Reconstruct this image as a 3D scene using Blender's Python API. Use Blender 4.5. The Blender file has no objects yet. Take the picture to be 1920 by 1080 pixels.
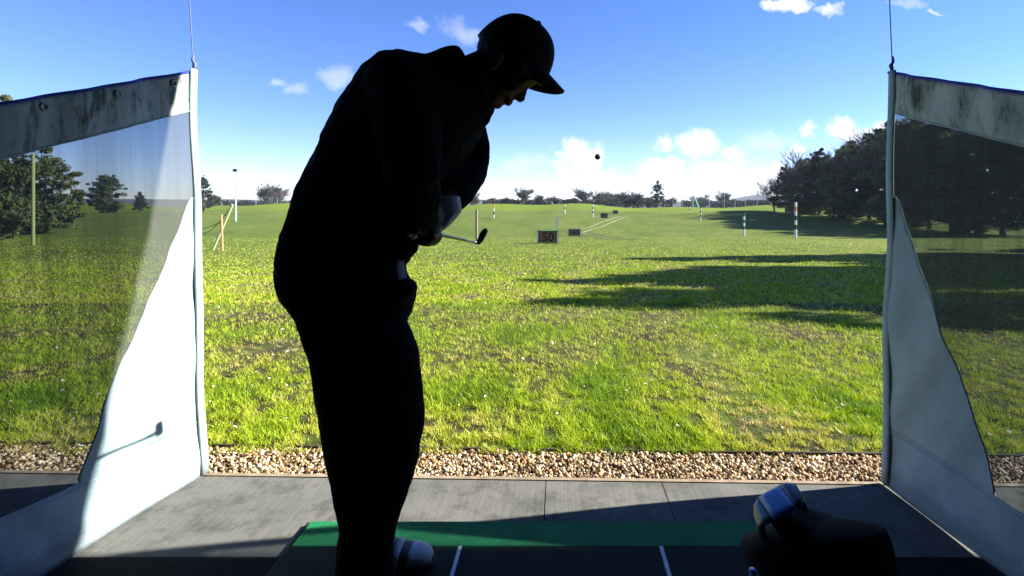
import bpy, bmesh, math, random
import numpy as np
from mathutils import Vector, Matrix, noise as mnoise
R = math.radians
C = bpy.context.scene.collection
random.seed(7); rng = np.random.default_rng(7)

# ---------------------------------------------------------------- camera, sky, sun, exposure
scn = bpy.context.scene
F = 1000.0; CX, CY = 1050.0, 380.0; H = 1.1          # calibrated from the photograph
cam = bpy.data.cameras.new('camera'); co = bpy.data.objects.new('camera', cam); C.objects.link(co)
cam.sensor_width = 36; cam.lens = F / 1920 * 36
cam.shift_x = -(CX - 960) / 1920; cam.shift_y = -(540 - CY) / 1920
co.location = (0, 0, H); co.rotation_euler = (R(90), 0, 0)
cam.clip_start = 0.02; cam.clip_end = 9000
scn.camera = co
scn.view_settings.view_transform = 'Standard'; scn.view_settings.look = 'None'
scn.view_settings.exposure = 1.75; scn.view_settings.gamma = 1
scn.cycles.max_bounces = 8; scn.cycles.transparent_max_bounces = 24
scn.cycles.diffuse_bounces = 3

SUN = Vector((1, 0.157, 0.60)).normalized()           # towards the sun
sl = bpy.data.lights.new('sun', 'SUN'); sl.energy = 5.0; sl.angle = R(0.53); sl.color = (1, 0.95, 0.86)
so = bpy.data.objects.new('sun', sl); C.objects.link(so); so.location = (30, 0, 30)
so.rotation_euler = (-SUN).to_track_quat('-Z', 'Y').to_euler()
SEL = math.asin(SUN.z); SAZ = math.atan2(SUN.x, SUN.y)

w = bpy.data.worlds.new('World'); scn.world = w; w.use_nodes = True
nt = w.node_tree; nt.nodes.clear()
def wn(t, **k):
    n = nt.nodes.new(t)
    for a, b in k.items(): setattr(n, a, b)
    return n
def wmath(op, a, b=None, c=None, clamp=False):
    n = wn('ShaderNodeMath', operation=op, use_clamp=clamp)
    for i, v in enumerate((a, b, c)):
        if v is None: continue
        if isinstance(v, (int, float)): n.inputs[i].default_value = v
        else: nt.links.new(v, n.inputs[i])
    return n.outputs[0]
sky = wn('ShaderNodeTexSky', sky_type='NISHITA', sun_disc=False)
sky.sun_elevation = SEL; sky.sun_rotation = SAZ; sky.altitude = 700
sky.air_density = 0.85; sky.dust_density = 0.0; sky.ozone_density = 2.0
tc = wn('ShaderNodeTexCoord')
nz = wn('ShaderNodeTexNoise'); nz.inputs['Scale'].default_value = 16; nz.inputs['Detail'].default_value = 7; nz.inputs['Roughness'].default_value = 0.62
nt.links.new(tc.outputs['Generated'], nz.inputs['Vector'])
sep = wn('ShaderNodeSeparateXYZ'); nt.links.new(tc.outputs['Generated'], sep.inputs[0])
sepn = wn('ShaderNodeSeparateColor'); nt.links.new(nz.outputs['Color'], sepn.inputs[0])
yy = wmath('MAXIMUM', sep.outputs[1], 0.02)
U = wmath('ADD', wmath('DIVIDE', sep.outputs[0], yy), wmath('MULTIPLY_ADD', sepn.outputs[0], 0.11, -0.055))
V = wmath('ADD', wmath('DIVIDE', sep.outputs[2], yy), wmath('MULTIPLY_ADD', sepn.outputs[1], 0.08, -0.04))
CLOUDS = [(1092,292,66,40,1),(1060,322,60,18,.8),(1130,340,70,24,.95),(972,310,42,24,.6),(1246,268,36,30,1),(1312,272,52,44,1.1),
 (1382,284,46,28,.95),(1238,322,66,30,1),(1350,328,84,36,1),(1440,330,56,34,.9),(1492,286,46,30,.9),(1510,238,26,24,.9),
 (1596,246,58,36,1.05),(1650,246,44,24,.9),(1440,266,52,14,.5),(1482,6,60,24,1),(1556,14,44,16,.7),(1748,24,24,10,.7),(1700,10,40,10,.5),(862,62,38,26,.5),(790,48,20,12,.4),
 (632,144,34,20,.62),(560,160,26,14,.42),(515,148,22,8,.3),(1700,300,60,30,.7),(-150,200,90,40,.7),(2150,150,120,60,.8),(2400,300,200,60,.8)]
def cloud_mask(items, gain):
    mask = None
    for (px, py, a, b, s) in items:
        du = wmath('MULTIPLY_ADD', U, F / a, -(px - CX) / a)
        dv = wmath('MULTIPLY_ADD', V, F / b, -(CY - py) / b)
        r2 = wmath('ADD', wmath('MULTIPLY', du, du), wmath('MULTIPLY', dv, dv))
        m = wmath('MULTIPLY_ADD', r2, -s, s)
        mask = m if mask is None else wmath('MAXIMUM', mask, m)
    mask = wmath('MULTIPLY', wmath('MULTIPLY_ADD', sepn.outputs[2], 2.1, wmath('ADD', mask, -1.20)), gain, clamp=True)
    return mask
front = wmath('GREATER_THAN', sep.outputs[1], 0.05)
strong = wmath('MULTIPLY', cloud_mask([(c[0], c[1], c[2] * .84, c[3] * .84, c[4]) for c in CLOUDS if c[4] > .66], 1.5), .95)
faint = wmath('MULTIPLY', cloud_mask([(a, b, c * 1.3, d * 1.3, 1) for a, b, c, d, e in CLOUDS if e <= .66], 1.0), .38)
mask = wmath('MULTIPLY', wmath('MAXIMUM', strong, faint), front)
mix = wn('ShaderNodeMix', data_type='RGBA'); nt.links.new(mask, mix.inputs[0])
hs = wn('ShaderNodeHueSaturation'); hs.inputs['Saturation'].default_value = 1.2; hs.inputs['Hue'].default_value = .503
nt.links.new(sky.outputs[0], hs.inputs['Color'])
tint = wn('ShaderNodeMix', data_type='RGBA', blend_type='MULTIPLY'); tint.inputs[0].default_value = 1; tint.inputs[7].default_value = (1.03, 1.0, 1.32, 1); nt.links.new(hs.outputs[0], tint.inputs[6])
nt.links.new(tint.outputs[2], mix.inputs[6]); mix.inputs[7].default_value = (6.0, 6.1, 6.3, 1)
bg = wn('ShaderNodeBackground'); bg.inputs[1].default_value = 0.059
nt.links.new(mix.outputs[2], bg.inputs[0])
ow = wn('ShaderNodeOutputWorld'); nt.links.new(bg.outputs[0], ow.inputs[0])

# ---------------------------------------------------------------- helpers
def P(px, py, d): return Vector(((px - CX) / F * d, d, H - (py - CY) / F * d))
def tag(o, label=None, cat=None, group=None, kind=None):
    if label: o['label'] = label
    if cat: o['category'] = cat
    if group: o['group'] = group
    if kind: o['kind'] = kind
    return o
def empty(name, loc, label=None, cat=None, group=None):
    o = bpy.data.objects.new(name, None); C.objects.link(o); o.location = loc; o.empty_display_size = .1
    return tag(o, label, cat, group)
def link(name, me, mat, parent=None, smooth=False):
    o = bpy.data.objects.new(name, me); C.objects.link(o)
    if mat: me.materials.clear(); me.materials.append(mat)
    if smooth: me.shade_smooth()
    if parent: 
        o.parent = parent
        if parent.type == 'EMPTY': o.matrix_parent_inverse = Matrix.Translation(-Vector(parent.location))
    return o
class MB:
    def __init__(s): s.v = []; s.f = []
    def add(s, v, f):
        n = len(s.v); s.v += [tuple(x) for x in v]; s.f += [tuple(i + n for i in q) for q in f]; return s
    def box(s, x0, x1, y0, y1, z0, z1):
        return s.add([(x0,y0,z0),(x1,y0,z0),(x1,y1,z0),(x0,y1,z0),(x0,y0,z1),(x1,y0,z1),(x1,y1,z1),(x0,y1,z1)],
                     [(0,3,2,1),(4,5,6,7),(0,1,5,4),(1,2,6,5),(2,3,7,6),(3,0,4,7)])
    def tube(s, pts, rad, n=8, caps=True, sx=1.0, side=None):
        pts = [Vector(p) for p in pts]; N = len(pts)
        if isinstance(rad, (int, float)): rad = [rad] * N
        vs = []; prev = None
        for i, p in enumerate(pts):
            t = (pts[min(i+1, N-1)] - pts[max(i-1, 0)]).normalized()
            if prev is None:
                a = Vector(side) if side is not None else (Vector((0,0,1)) if abs(t.z) < .9 else Vector((1,0,0)))
            else: a = prev
            a = (a - t * a.dot(t)).normalized(); b = t.cross(a); prev = a
            for k in range(n):
                an = 2 * math.pi * k / n
                vs.append(p + (a * math.cos(an) * sx + b * math.sin(an)) * rad[i])
        fs = []
        for i in range(N - 1):
            for k in range(n):
                fs.append((i*n+k, i*n+(k+1) % n, (i+1)*n+(k+1) % n, (i+1)*n+k))
        if caps: fs.append(tuple(range(n-1, -1, -1))); fs.append(tuple((N-1)*n+k for k in range(n)))
        return s.add(vs, fs)
    def loft(s, secs, n=24, power=2.0):
        """secs: (centre, half vector a, half vector b)"""
        vs = []
        for c, a, b in secs:
            for k in range(n):
                t = 2 * math.pi * k / n; ct, st = math.cos(t), math.sin(t)
                e = 2 / power
                vs.append(c + a * (abs(ct) ** e * (1 if ct >= 0 else -1)) + b * (abs(st) ** e * (1 if st >= 0 else -1)))
        fs = []; N = len(secs)
        for i in range(N - 1):
            for k in range(n): fs.append((i*n+k, i*n+(k+1) % n, (i+1)*n+(k+1) % n, (i+1)*n+k))
        fs.append(tuple(range(n-1, -1, -1))); fs.append(tuple((N-1)*n+k for k in range(n)))
        return s.add(vs, fs)
    def ell(s, c, a, b, d, nu=18, nv=12):
        """ellipsoid with half axes a, b, d (vectors)"""
        c, a, b, d = Vector(c), Vector(a), Vector(b), Vector(d)
        secs = []
        for i in range(nv + 1):
            t = math.pi * i / nv - math.pi / 2; k = max(math.cos(t), .02)
            secs.append((c + d * math.sin(t), a * k, b * k))
        return s.loft(secs, nu)
    def mesh(s, name='m'):
        me = bpy.data.meshes.new(name); me.from_pydata(s.v, [], s.f); me.update(); return me
    def build(s, name, mat, parent=None, smooth=False): return link(name, s.mesh(name), mat, parent, smooth)
def remesh(mb, vox, smooth=4, sub=0, disp=None):
    """union closed pieces into one continuous surface"""
    me = mb.mesh('tmp'); bm = bmesh.new(); bm.from_mesh(me); bmesh.ops.recalc_face_normals(bm, faces=bm.faces); bm.to_mesh(me); bm.free()
    o = bpy.data.objects.new('tmp', me); C.objects.link(o)
    m = o.modifiers.new('r', 'REMESH'); m.mode = 'VOXEL'; m.voxel_size = vox
    m = o.modifiers.new('s', 'SMOOTH'); m.factor = .5; m.iterations = smooth
    if disp:
        tx = bpy.data.textures.new('t', 'CLOUDS'); tx.noise_scale = disp[1]
        m = o.modifiers.new('d', 'DISPLACE'); m.texture = tx; m.strength = disp[0]; m.mid_level = .5; m.texture_coords = 'GLOBAL'
    dg = bpy.context.evaluated_depsgraph_get(); r = bpy.data.meshes.new_from_object(o.evaluated_get(dg))
    bpy.data.objects.remove(o); return r
def copy_tree(o, parent=None):
    c = o.copy(); C.objects.link(c); c.parent = parent
    for ch in [x for x in bpy.data.objects if x.parent == o]: copy_tree(ch, c)
    return c

class M:   # material builder
    def __init__(s, name):
        s.m = bpy.data.materials.new(name); s.m.use_nodes = True; s.t = s.m.node_tree
        s.b = s.t.nodes['Principled BSDF']; s.out = s.t.nodes['Material Output']
    def n(s, t, **k):
        n = s.t.nodes.new(t)
        for a, b in k.items():
            if a in n.inputs.keys() and not hasattr(n, a): n.inputs[a].default_value = b
            else: setattr(n, a, b)
        return n
    def l(s, a, b): s.t.links.new(a, b)
    def noise(s, scale, detail=4, rough=.55, vec=None, coord='Object', stretch=None):
        n = s.t.nodes.new('ShaderNodeTexNoise'); n.inputs['Scale'].default_value = scale
        n.inputs['Detail'].default_value = detail; n.inputs['Roughness'].default_value = rough
        c = s.t.nodes.new('ShaderNodeTexCoord').outputs[coord] if vec is None else vec
        if stretch:
            mp = s.t.nodes.new('ShaderNodeMapping'); mp.inputs['Scale'].default_value = stretch; s.l(c, mp.inputs[0]); c = mp.outputs[0]
        s.l(c, n.inputs['Vector']); return n
    def ramp(s, fac, stops):
        r = s.t.nodes.new('ShaderNodeValToRGB'); e = r.color_ramp.elements
        while len(e) < len(stops): e.new(.5)
        for i, (p, c) in enumerate(stops):
            e[i].position = p; e[i].color = (*c, 1) if len(c) == 3 else c
        s.l(fac, r.inputs[0]); return r
    def mix(s, f, a, b, mode='MIX'):
        n = s.t.nodes.new('ShaderNodeMix'); n.data_type = 'RGBA'; n.blend_type = mode
        for i, v in ((0, f), (6, a), (7, b)):
            if isinstance(v, (int, float)): n.inputs[i].default_value = v
            elif isinstance(v, tuple): n.inputs[i].default_value = (*v, 1)
            else: s.l(v, n.inputs[i])
        return n.outputs[2]
    def bump(s, h, st=.4, dist=.01):
        n = s.t.nodes.new('ShaderNodeBump'); n.inputs['Strength'].default_value = st; n.inputs['Distance'].default_value = dist
        s.l(h, n.inputs['Height']); s.l(n.outputs[0], s.b.inputs['Normal']); return s
    def rough(s, r, spec=.4): s.b.inputs['Roughness'].default_value = r; s.b.inputs['Specular IOR Level'].default_value = spec; return s
def simple(name, col, rough=.8, var=.25, scale=20, bump=.2, metal=0, spec=.3, dist=.003):
    m = M(name); nz = m.noise(scale)
    a = tuple(c * (1 - var) for c in col); b = tuple(min(1, c * (1 + var)) for c in col)
    r = m.ramp(nz.outputs[0], [(.3, a), (.7, b)]); m.l(r.outputs[0], m.b.inputs['Base Color'])
    m.rough(rough, spec); m.b.inputs['Metallic'].default_value = metal
    if bump: m.bump(nz.outputs[0], bump, dist)
    return m.m

# ---------------------------------------------------------------- terrain
PY = [-400, 2.30, 2.345, 2.5, 5, 10, 17, 25, 39.5, 55, 68, 90, 115, 150, 165, 180, 190, 210, 260, 400, 900, 3000]
PZ = [-.06, -.06, -.015, -.01, -.10, -.42, -.84, -1.24, -1.86, -2.6, -3.1, -3.0, -2.1, -1.7, -.9, 0.1, .1, -1.2, -4, -7, -10, -10]
def smooth01(t): t = min(1, max(0, t)); return t * t * (3 - 2 * t)
def ground(x, y):
    z = float(np.interp(y, PY, PZ))
    if y > 4:
        k = smooth01((y - 4) / 30)
        z += k * .12 * (mnoise.noise(Vector((x * .07, y * .07, 0))))
    if y > 60:
        k = smooth01((y - 120) / 50) * smooth01((230 - y) / 30)
        z += k * (.55 * math.sin(x * .075 + 1.9) + .35 * math.sin(x * .19) - .0085 * max(x, -20))
        # grassy mounds in front of the wood on the right
        for (mx, my, r, h) in ((34, 118, 12, 1.3), (52, 112, 11, 1.2), (66, 100, 11, 1.4), (46, 128, 14, 1.6), (22, 140, 14, 1.0), (80, 92, 14, 1.4)):
            d = math.hypot((x - mx) / 1.5, y - my)
            if d < r: z += h * .5 * (1 + math.cos(math.pi * d / r)) * .8
    return z
def hit(px, py, y0=2.4):
    """where the photograph's line of sight meets the ground"""
    dx, dz = (px - CX) / F, -(py - CY) / F
    y = y0
    while y < 230:
        if H + dz * y <= ground(dx * y, y): return Vector((dx * y, y, ground(dx * y, y)))
        y *= 1.004
    return Vector((dx * 185, 185, ground(dx * 185, 185)))

ys = [-400, -100, -30, -8, 0, 2.30, 2.345] + list(np.geomspace(2.42, 300, 260)) + [340, 400, 520, 700, 900, 1200, 1800, 3000]
xs = sorted(set([round(float(np.sinh(t) * 4), 3) for t in np.linspace(-6.3, 6.3, 220)]))
vs = [(x, y, ground(x, y)) for y in ys for x in xs]
nx = len(xs); fs = [(j*nx+i, j*nx+i+1, (j+1)*nx+i+1, (j+1)*nx+i) for j in range(len(ys)-1) for i in range(nx-1)]
m = M('turf')
g = m.t.nodes.new('ShaderNodeTexCoord').outputs['Object']
big = m.noise(.16, 5, .6, g, stretch=(1, .45, 1)); mid = m.noise(1.1, 6, .65, g, stretch=(1, .7, 1)); fine = m.noise(26, 4, .7, g)
base = m.ramp(big.outputs[0], [(.3, (.080, .125, .014)), (.52, (.120, .165, .024)), (.72, (.160, .180, .042))])
midr = m.ramp(mid.outputs[0], [(.32, (.60, .62, .5)), (.5, (1, 1, 1)), (.7, (1.0, .98, .85))])
c1 = m.mix(1.0, base.outputs[0], midr.outputs[0], 'MULTIPLY')
soil = m.ramp(mid.outputs[0], [(.42, (1, 1, 1)), (.60, (0, 0, 0))])
sxyz = m.t.nodes.new('ShaderNodeSeparateXYZ'); m.l(g, sxyz.inputs[0])
near = m.t.nodes.new('ShaderNodeMapRange'); near.inputs[1].default_value = 8; near.inputs[2].default_value = 30; near.inputs[3].default_value = .95; near.inputs[4].default_value = .10
m.l(sxyz.outputs[1], near.inputs[0])
mu = m.n('ShaderNodeMath', operation='MULTIPLY'); m.l(soil.outputs[0], mu.inputs[0]); m.l(near.outputs[0], mu.inputs[1])
c2 = m.mix(mu.outputs[0], c1, (.06, .052, .028))
# worn line across the turf near the first sign
wl = m.n('ShaderNodeMath', operation='MULTIPLY_ADD'); m.l(mid.outputs[0], wl.inputs[0]); wl.inputs[1].default_value = 2.2; m.l(sxyz.outputs[1], wl.inputs[2])
wl2 = m.n('ShaderNodeMath', operation='SUBTRACT'); m.l(wl.outputs[0], wl2.inputs[0]); wl2.inputs[1].default_value = 37.2
wl3 = m.n('ShaderNodeMath', operation='ABSOLUTE'); m.l(wl2.outputs[0], wl3.inputs[0])
wr = m.ramp(wl3.outputs[0], [(.0, (.6, .6, .6)), (.5, (0, 0, 0))])
bank = m.t.nodes.new('ShaderNodeMapRange'); bank.inputs[1].default_value = 148; bank.inputs[2].default_value = 160; m.l(sxyz.outputs[1], bank.inputs[0])
c2 = m.mix(bank.outputs[0], c2, (.135, .195, .014))
c3 = m.mix(wr.outputs[0], c2, (.13, .10, .05))
finer = m.ramp(fine.outputs[0], [(.3, (.55, .58, .5)), (.6, (1.1, 1.1, 1.1))])
mid2 = m.noise(2.6, 6, .8, g, stretch=(.7, 1.2, 1)); mr2 = m.ramp(mid2.outputs[0], [(.36, (.50, .55, .45)), (.5, (.95, .95, .95)), (.66, (1.25, 1.2, 1.15))])
c3 = m.mix(.85, c3, mr2.outputs[0], 'MULTIPLY')
c4 = m.mix(.8, c3, finer.outputs[0], 'MULTIPLY')
m.l(c4, m.b.inputs['Base Color']); m.rough(.95, .1)
bb = m.n('ShaderNodeMath', operation='ADD'); m.l(fine.outputs[0], bb.inputs[0]); m.l(mid.outputs[0], bb.inputs[1])
m.bump(bb.outputs[0], .55, .06)
TURF = m.m
mb = MB(); mb.v = vs; mb.f = fs
tag(mb.build('ground', TURF, smooth=True), 'wide grass practice field rolling away to a low ridge', kind='structure')

# tyre tracks in the mid field (thin mud sheets following the turf)
MUD = simple('mud', (.12, .095, .055), .95, .4, 3, .5)
MUDL = simple('dry_mud', (.27, .22, .13), .95, .4, 3, .5)
def track(name, pts, wpx, mat, label):
    mb = MB(); g0 = [hit(*p) for p in pts]; line = []
    for a, b in zip(g0[:-1], g0[1:]):
        for k in range(10): line.append(a.lerp(b, k / 10))
    for side in (-.9, .9):
        L = []
        for i, p in enumerate(line):
            t = (line[min(i+1, len(line)-1)] - line[max(i-1, 0)]); nrm = Vector((t.y, -t.x, 0)).normalized()
            L.append((p + nrm * side, nrm))
        v = []; 
        for i, (p, n_) in enumerate(L):
            ww = wpx * (.6 + .7 * abs(mnoise.noise(Vector((i * .5, side, 3)))))
            for s in (-1, 1):
                q = p + n_ * s * ww * .5; v.append((q.x, q.y, ground(q.x, q.y) + .03))
        mb.add(v, [(2*i, 2*i+1, 2*i+3, 2*i+2) for i in range(len(L)-1)])
    tag(mb.build(name, mat), label, kind='structure')
track('tyre_track', [(1088,434),(1100,438),(1125,443),(1160,449),(1215,452)], .42, MUD, 'pair of dark muddy tyre ruts curving right past the second sign')
track('tyre_track', [(1080,437),(1100,430),(1130,420),(1155,411),(1172,405)], .55, MUDL, 'pair of pale dry tyre ruts running away up the field')

# ---------------------------------------------------------------- grass blades
def blades(name, N, y0, y1, hb, wb, lxr, seed, label, toff=0.0):
    r = np.random.default_rng(seed)
    u = r.random(N); y = 1 / (1 / y1 + u * (1 / y0 - 1 / y1))
    x = (r.random(N) * (lxr[1] - lxr[0]) + lxr[0]) * (y + .4)
    gz = np.zeros(N); keep = np.ones(N, bool); tint = r.random(N); hh = np.ones(N)
    for i in range(N):
        X, Y = x[i], y[i]
        v = mnoise.fractal(Vector((X * 1.5, Y * 1.1, 5)), .8, 2.2, 4)
        v2 = mnoise.noise(Vector((X * 11, Y * 11, 1))) + .6 * mnoise.noise(Vector((X * 26, Y * 26, 4)))
        if v * .32 + .75 * v2 < -.13 + .4 * (r.random() - .5): keep[i] = False
        hh[i] = .7 + .4 * (v + .5) + .7 * v2
        tint[i] = min(1, max(0, .42 * tint[i] + .22 + toff - .42 * v + .1 * v2))
        gz[i] = ground(X, Y)
    x, y, gz, tint, hh = x[keep], y[keep], gz[keep], tint[keep], hh[keep]; n = len(x)
    sc = np.clip(y / 4.5, .8, 12) ** .75
    hgt = hb * (.5 + r.random(n)) * hh * np.clip(y / 4.5, 1, 12) ** .28; wd = wb * (.6 + .8 * r.random(n)) * sc
    a = r.random(n) * 2 * math.pi; la = r.random(n) * 2 * math.pi; lean = hgt * (.25 + .9 * r.random(n))
    dx, dy = np.cos(a) * wd / 2, np.sin(a) * wd / 2; lx, ly = np.cos(la) * lean, np.sin(la) * lean
    co_ = np.empty((n, 5, 3))
    z0 = gz - .004
    co_[:, 0] = np.stack([x - dx, y - dy, z0], 1); co_[:, 1] = np.stack([x + dx, y + dy, z0], 1)
    co_[:, 2] = np.stack([x + dx * .8 + lx * .35, y + dy * .8 + ly * .35, z0 + hgt * .6], 1)
    co_[:, 3] = np.stack([x - dx * .8 + lx * .35, y - dy * .8 + ly * .35, z0 + hgt * .6], 1)
    co_[:, 4] = np.stack([x + lx, y + ly, z0 + hgt], 1)
    me = bpy.data.meshes.new(name); me.vertices.add(n * 5); me.vertices.foreach_set('co', co_.ravel())
    b = np.arange(n)[:, None] * 5
    idx = np.concatenate([b + [0, 1, 2, 3], b + [3, 2, 4]], 1).ravel()
    me.loops.add(n * 7); me.loops.foreach_set('vertex_index', idx)
    me.polygons.add(n * 2); st = (np.arange(n)[:, None] * 7 + [0, 4]).ravel(); me.polygons.foreach_set('loop_start', st)
    me.update(calc_edges=True)
    at = me.attributes.new('tint', 'FLOAT', 'POINT'); at.data.foreach_set('value', np.repeat(tint, 5))
    return tag(link(name, me, GRASS), label, 'grass', kind='stuff')
m = M('grass_blade'); at = m.n('ShaderNodeAttribute', attribute_name='tint')
rp = m.ramp(at.outputs['Fac'], [(.0, (.10, .22, .006)), (.25, (.28, .42, .010)), (.50, (.50, .58, .025)), (.72, (.58, .52, .14)), (1, (.68, .52, .30))])
m.l(rp.outputs[0], m.b.inputs['Base Color']); m.rough(.6, .25)
tr = m.n('ShaderNodeBsdfTranslucent'); m.l(rp.outputs[0], tr.inputs[0])
mx = m.n('ShaderNodeMixShader'); mx.inputs[0].default_value = .3; m.l(m.b.outputs[0], mx.inputs[1]); m.l(tr.outputs[0], mx.inputs[2]); m.l(mx.outputs[0], m.out.inputs[0])
GRASS = m.m
blades('grass', 400000, 2.36, 19, .027, .0038, (-1.25, 1.1), 3, 'rough green and straw coloured grass growing in front of the gravel')

blades('grass', 190000, 7, 60, .026, .006, (-1.15, .95), 8, 'shorter paler grass of the middle field, beyond the rough', .06)
# leaf litter and clods lying in the grass
LEAF = simple('dead_leaf', (.55, .46, .38), .7, .45, 40, 0)
mb = MB(); r = random.Random(4)
for i in range(1300):
    y = 1 / (1 / 12 + r.random() * (1 / 2.5 - 1 / 12)); x = r.uniform(-1.2, 1.05) * y
    if r.random() > .35 + .65 * (mnoise.noise(Vector((x * .8, y * .8, 9))) > 0): continue
    s = r.uniform(.005, .017) * (y / 5) ** .5; z = ground(x, y) + r.uniform(.015, .04); a = r.uniform(0, 6.3); t = r.uniform(-.6, .6)
    u_ = Vector((math.cos(a), math.sin(a), t)) * s; v_ = Vector((-math.sin(a), math.cos(a), r.uniform(-.5, .5))) * s * .6; c = Vector((x, y, z))
    mb.add([c - u_, c - v_ * .9, c + u_ * 1.1, c + v_ + Vector((0, 0, s * .4))], [(0, 1, 2, 3)])
tag(mb.build('leaf_litter', LEAF), 'dry pale leaves scattered through the grass', 'leaves', kind='stuff')

# ---------------------------------------------------------------- deck, gravel, mat
def edge_y(x): return 2.128 - .026 * x          # front edge of the deck
m = M('slab'); g = m.t.nodes.new('ShaderNodeTexCoord').outputs['Object']
n1 = m.noise(3, 6, .65, g); n2 = m.noise(60, 3, .6, g, stretch=(1, .06, 1)); n3 = m.noise(140, 2, .5, g)
r1 = m.ramp(n1.outputs[0], [(.3, (.115, .117, .106)), (.7, (.175, .173, .155))])
r2 = m.ramp(n2.outputs[0], [(.35, (.8, .8, .8)), (.6, (1.05, 1.05, 1.05))])
n1b = m.noise(9, 5, .75, g); r1b = m.ramp(n1b.outputs[0], [(.38, (.62, .62, .60)), (.52, (1, 1, 1))])
r1 = type('q', (), {'outputs': [m.mix(.8, r1.outputs[0], r1b.outputs[0], 'MULTIPLY')]})
c = m.mix(.35, r1.outputs[0], r2.outputs[0], 'MULTIPLY')
r3 = m.ramp(n3.outputs[0], [(.68, (0, 0, 0)), (.74, (.5, .5, .5))])
c = m.mix(r3.outputs[0], c, (.34, .33, .3)); m.l(c, m.b.inputs['Base Color']); m.rough(.95, .05); m.bump(n2.outputs[0], .35, .004)
SLAB = m.m
SHADE_FLOOR = simple('shade_dark_floor', (.012, .012, .013), .9, .3, 30, .3, spec=.1)  # bay floor blackened up to the roof's shadow line, shade put into colour
def slab(mb, x0, x1, y0f, y1f, z0, z1):
    v = [(x0, y0f(x0), z0), (x1, y0f(x1), z0), (x1, y1f(x1), z0), (x0, y1f(x0), z0)]
    v += [(a, b, z1) for a, b, _ in v]
    mb.add(v, [(0,3,2,1),(4,5,6,7),(0,1,5,4),(1,2,6,5),(2,3,7,6),(3,0,4,7)])
mb = MB()
for a, b in ((-7.2, -5.2), (-5.2, -3.4), (-3.4, -1.9), (-1.9, -.585), (-.585, -.055), (-.055, .40), (.40, 1.75), (1.75, 3.4), (3.4, 5.4), (5.4, 7.2)):
    slab(mb, a + .0018, b - .0018, lambda x: 1.655, lambda x: edge_y(x) - .022, -.10, 0)
tag(mb.build('deck', SLAB), 'grey concrete paving along the front of the bays', kind='structure')
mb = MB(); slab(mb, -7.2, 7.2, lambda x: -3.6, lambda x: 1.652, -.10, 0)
tag(mb.build('floor', SHADE_FLOOR), 'floor inside the bays, coloured black as roof shade', kind='structure')
mb = MB(); slab(mb, -7.2, 7.2, lambda x: edge_y(x) - .020, lambda x: edge_y(x), -.10, .004)
TIMBER = simple('edge_timber', (.27, .21, .14), .8, .35, 18, .3)
tag(mb.build('deck_edging', TIMBER), 'pale timber board between the deck and the gravel', 'edging board')
def gy(x): return 2.395 - .030 * x if x > -1.2 else 2.431
mb = MB(); slab(mb, -7.2, -1.2, gy, lambda x: gy(x) + .014, -.08, .012); slab(mb, -1.2, 7.2, lambda x: 2.395 - .03 * x * .9 , lambda x: 2.409 - .03 * x * .9, -.08, .012)
# gravel bed
STONE = M('gravel_stone'); gn = STONE.n('ShaderNodeAttribute', attribute_name='tint')
rr = STONE.ramp(gn.outputs['Fac'], [(0, (.05, .032, .018)), (.3, (.24, .145, .06)), (.62, (.47, .32, .16)), (1, (.78, .68, .54))])
STONE.l(rr.outputs[0], STONE.b.inputs['Base Color']); STONE.rough(.75, .3); STONE = STONE.m
def gedge(x): return 2.385 - .028 * x
mb2 = MB(); slab(mb2, -7.2, 7.2, lambda x: gedge(x), lambda x: gedge(x) + .012, -.08, -.003)
tag(mb2.build('gravel_edging', simple('dark_edging', (.05, .042, .03), .8)), 'thin black strip between the gravel and the grass', 'edging board')
bm = bmesh.new(); bmesh.ops.create_icosphere(bm, subdivisions=1, radius=1); iv = np.array([v.co[:] for v in bm.verts]); iff = np.array([[v.index for v in f.verts] for f in bm.faces]); bm.free()
N = 19000; r = np.random.default_rng(11)
X = r.uniform(-3.6, 3.2, N); t = r.random(N); Y = edge_y(X) + .006 + t * (gedge(X) - edge_y(X) - .012)
S = .0042 + .0085 * r.random(N) ** 1.8; Z = -.016 + .012 * r.random(N) - .003
sc = S[:, None, None] * (np.array([1, .8, .6]) * (.75 + .5 * r.random((N, 1, 3))))
vv = iv[None] * sc * (1 + .25 * (r.random((N, len(iv), 1)) - .5))
q = r.normal(size=(N, 3, 3)); q, _ = np.linalg.qr(q); vv = np.einsum('nij,nkj->nki', q, vv) + np.stack([X, Y, Z], 1)[:, None]
me = bpy.data.meshes.new('gravel'); me.vertices.add(N * len(iv)); me.vertices.foreach_set('co', vv.ravel())
fi = (iff[None] + np.arange(N)[:, None, None] * len(iv)).ravel(); me.loops.add(len(fi)); me.loops.foreach_set('vertex_index', fi)
me.polygons.add(len(fi) // 3); me.polygons.foreach_set('loop_start', np.arange(0, len(fi), 3)); me.update(calc_edges=True)
a_ = me.attributes.new('tint', 'FLOAT', 'POINT'); a_.data.foreach_set('value', np.repeat(r.random(N), len(iv)))
tag(link('gravel', me, STONE), 'strip of pale tan pea gravel between deck and grass', 'gravel', kind='stuff')
mb = MB(); slab(mb, -7.2, 7.2, lambda x: edge_y(x), lambda x: gedge(x), -.07, -.026)
tag(mb.build('gravel_bed', simple('gravel_soil', (.04, .03, .02), .95, .4, 60, .6)), 'dark soil under the gravel', kind='structure')

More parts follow.
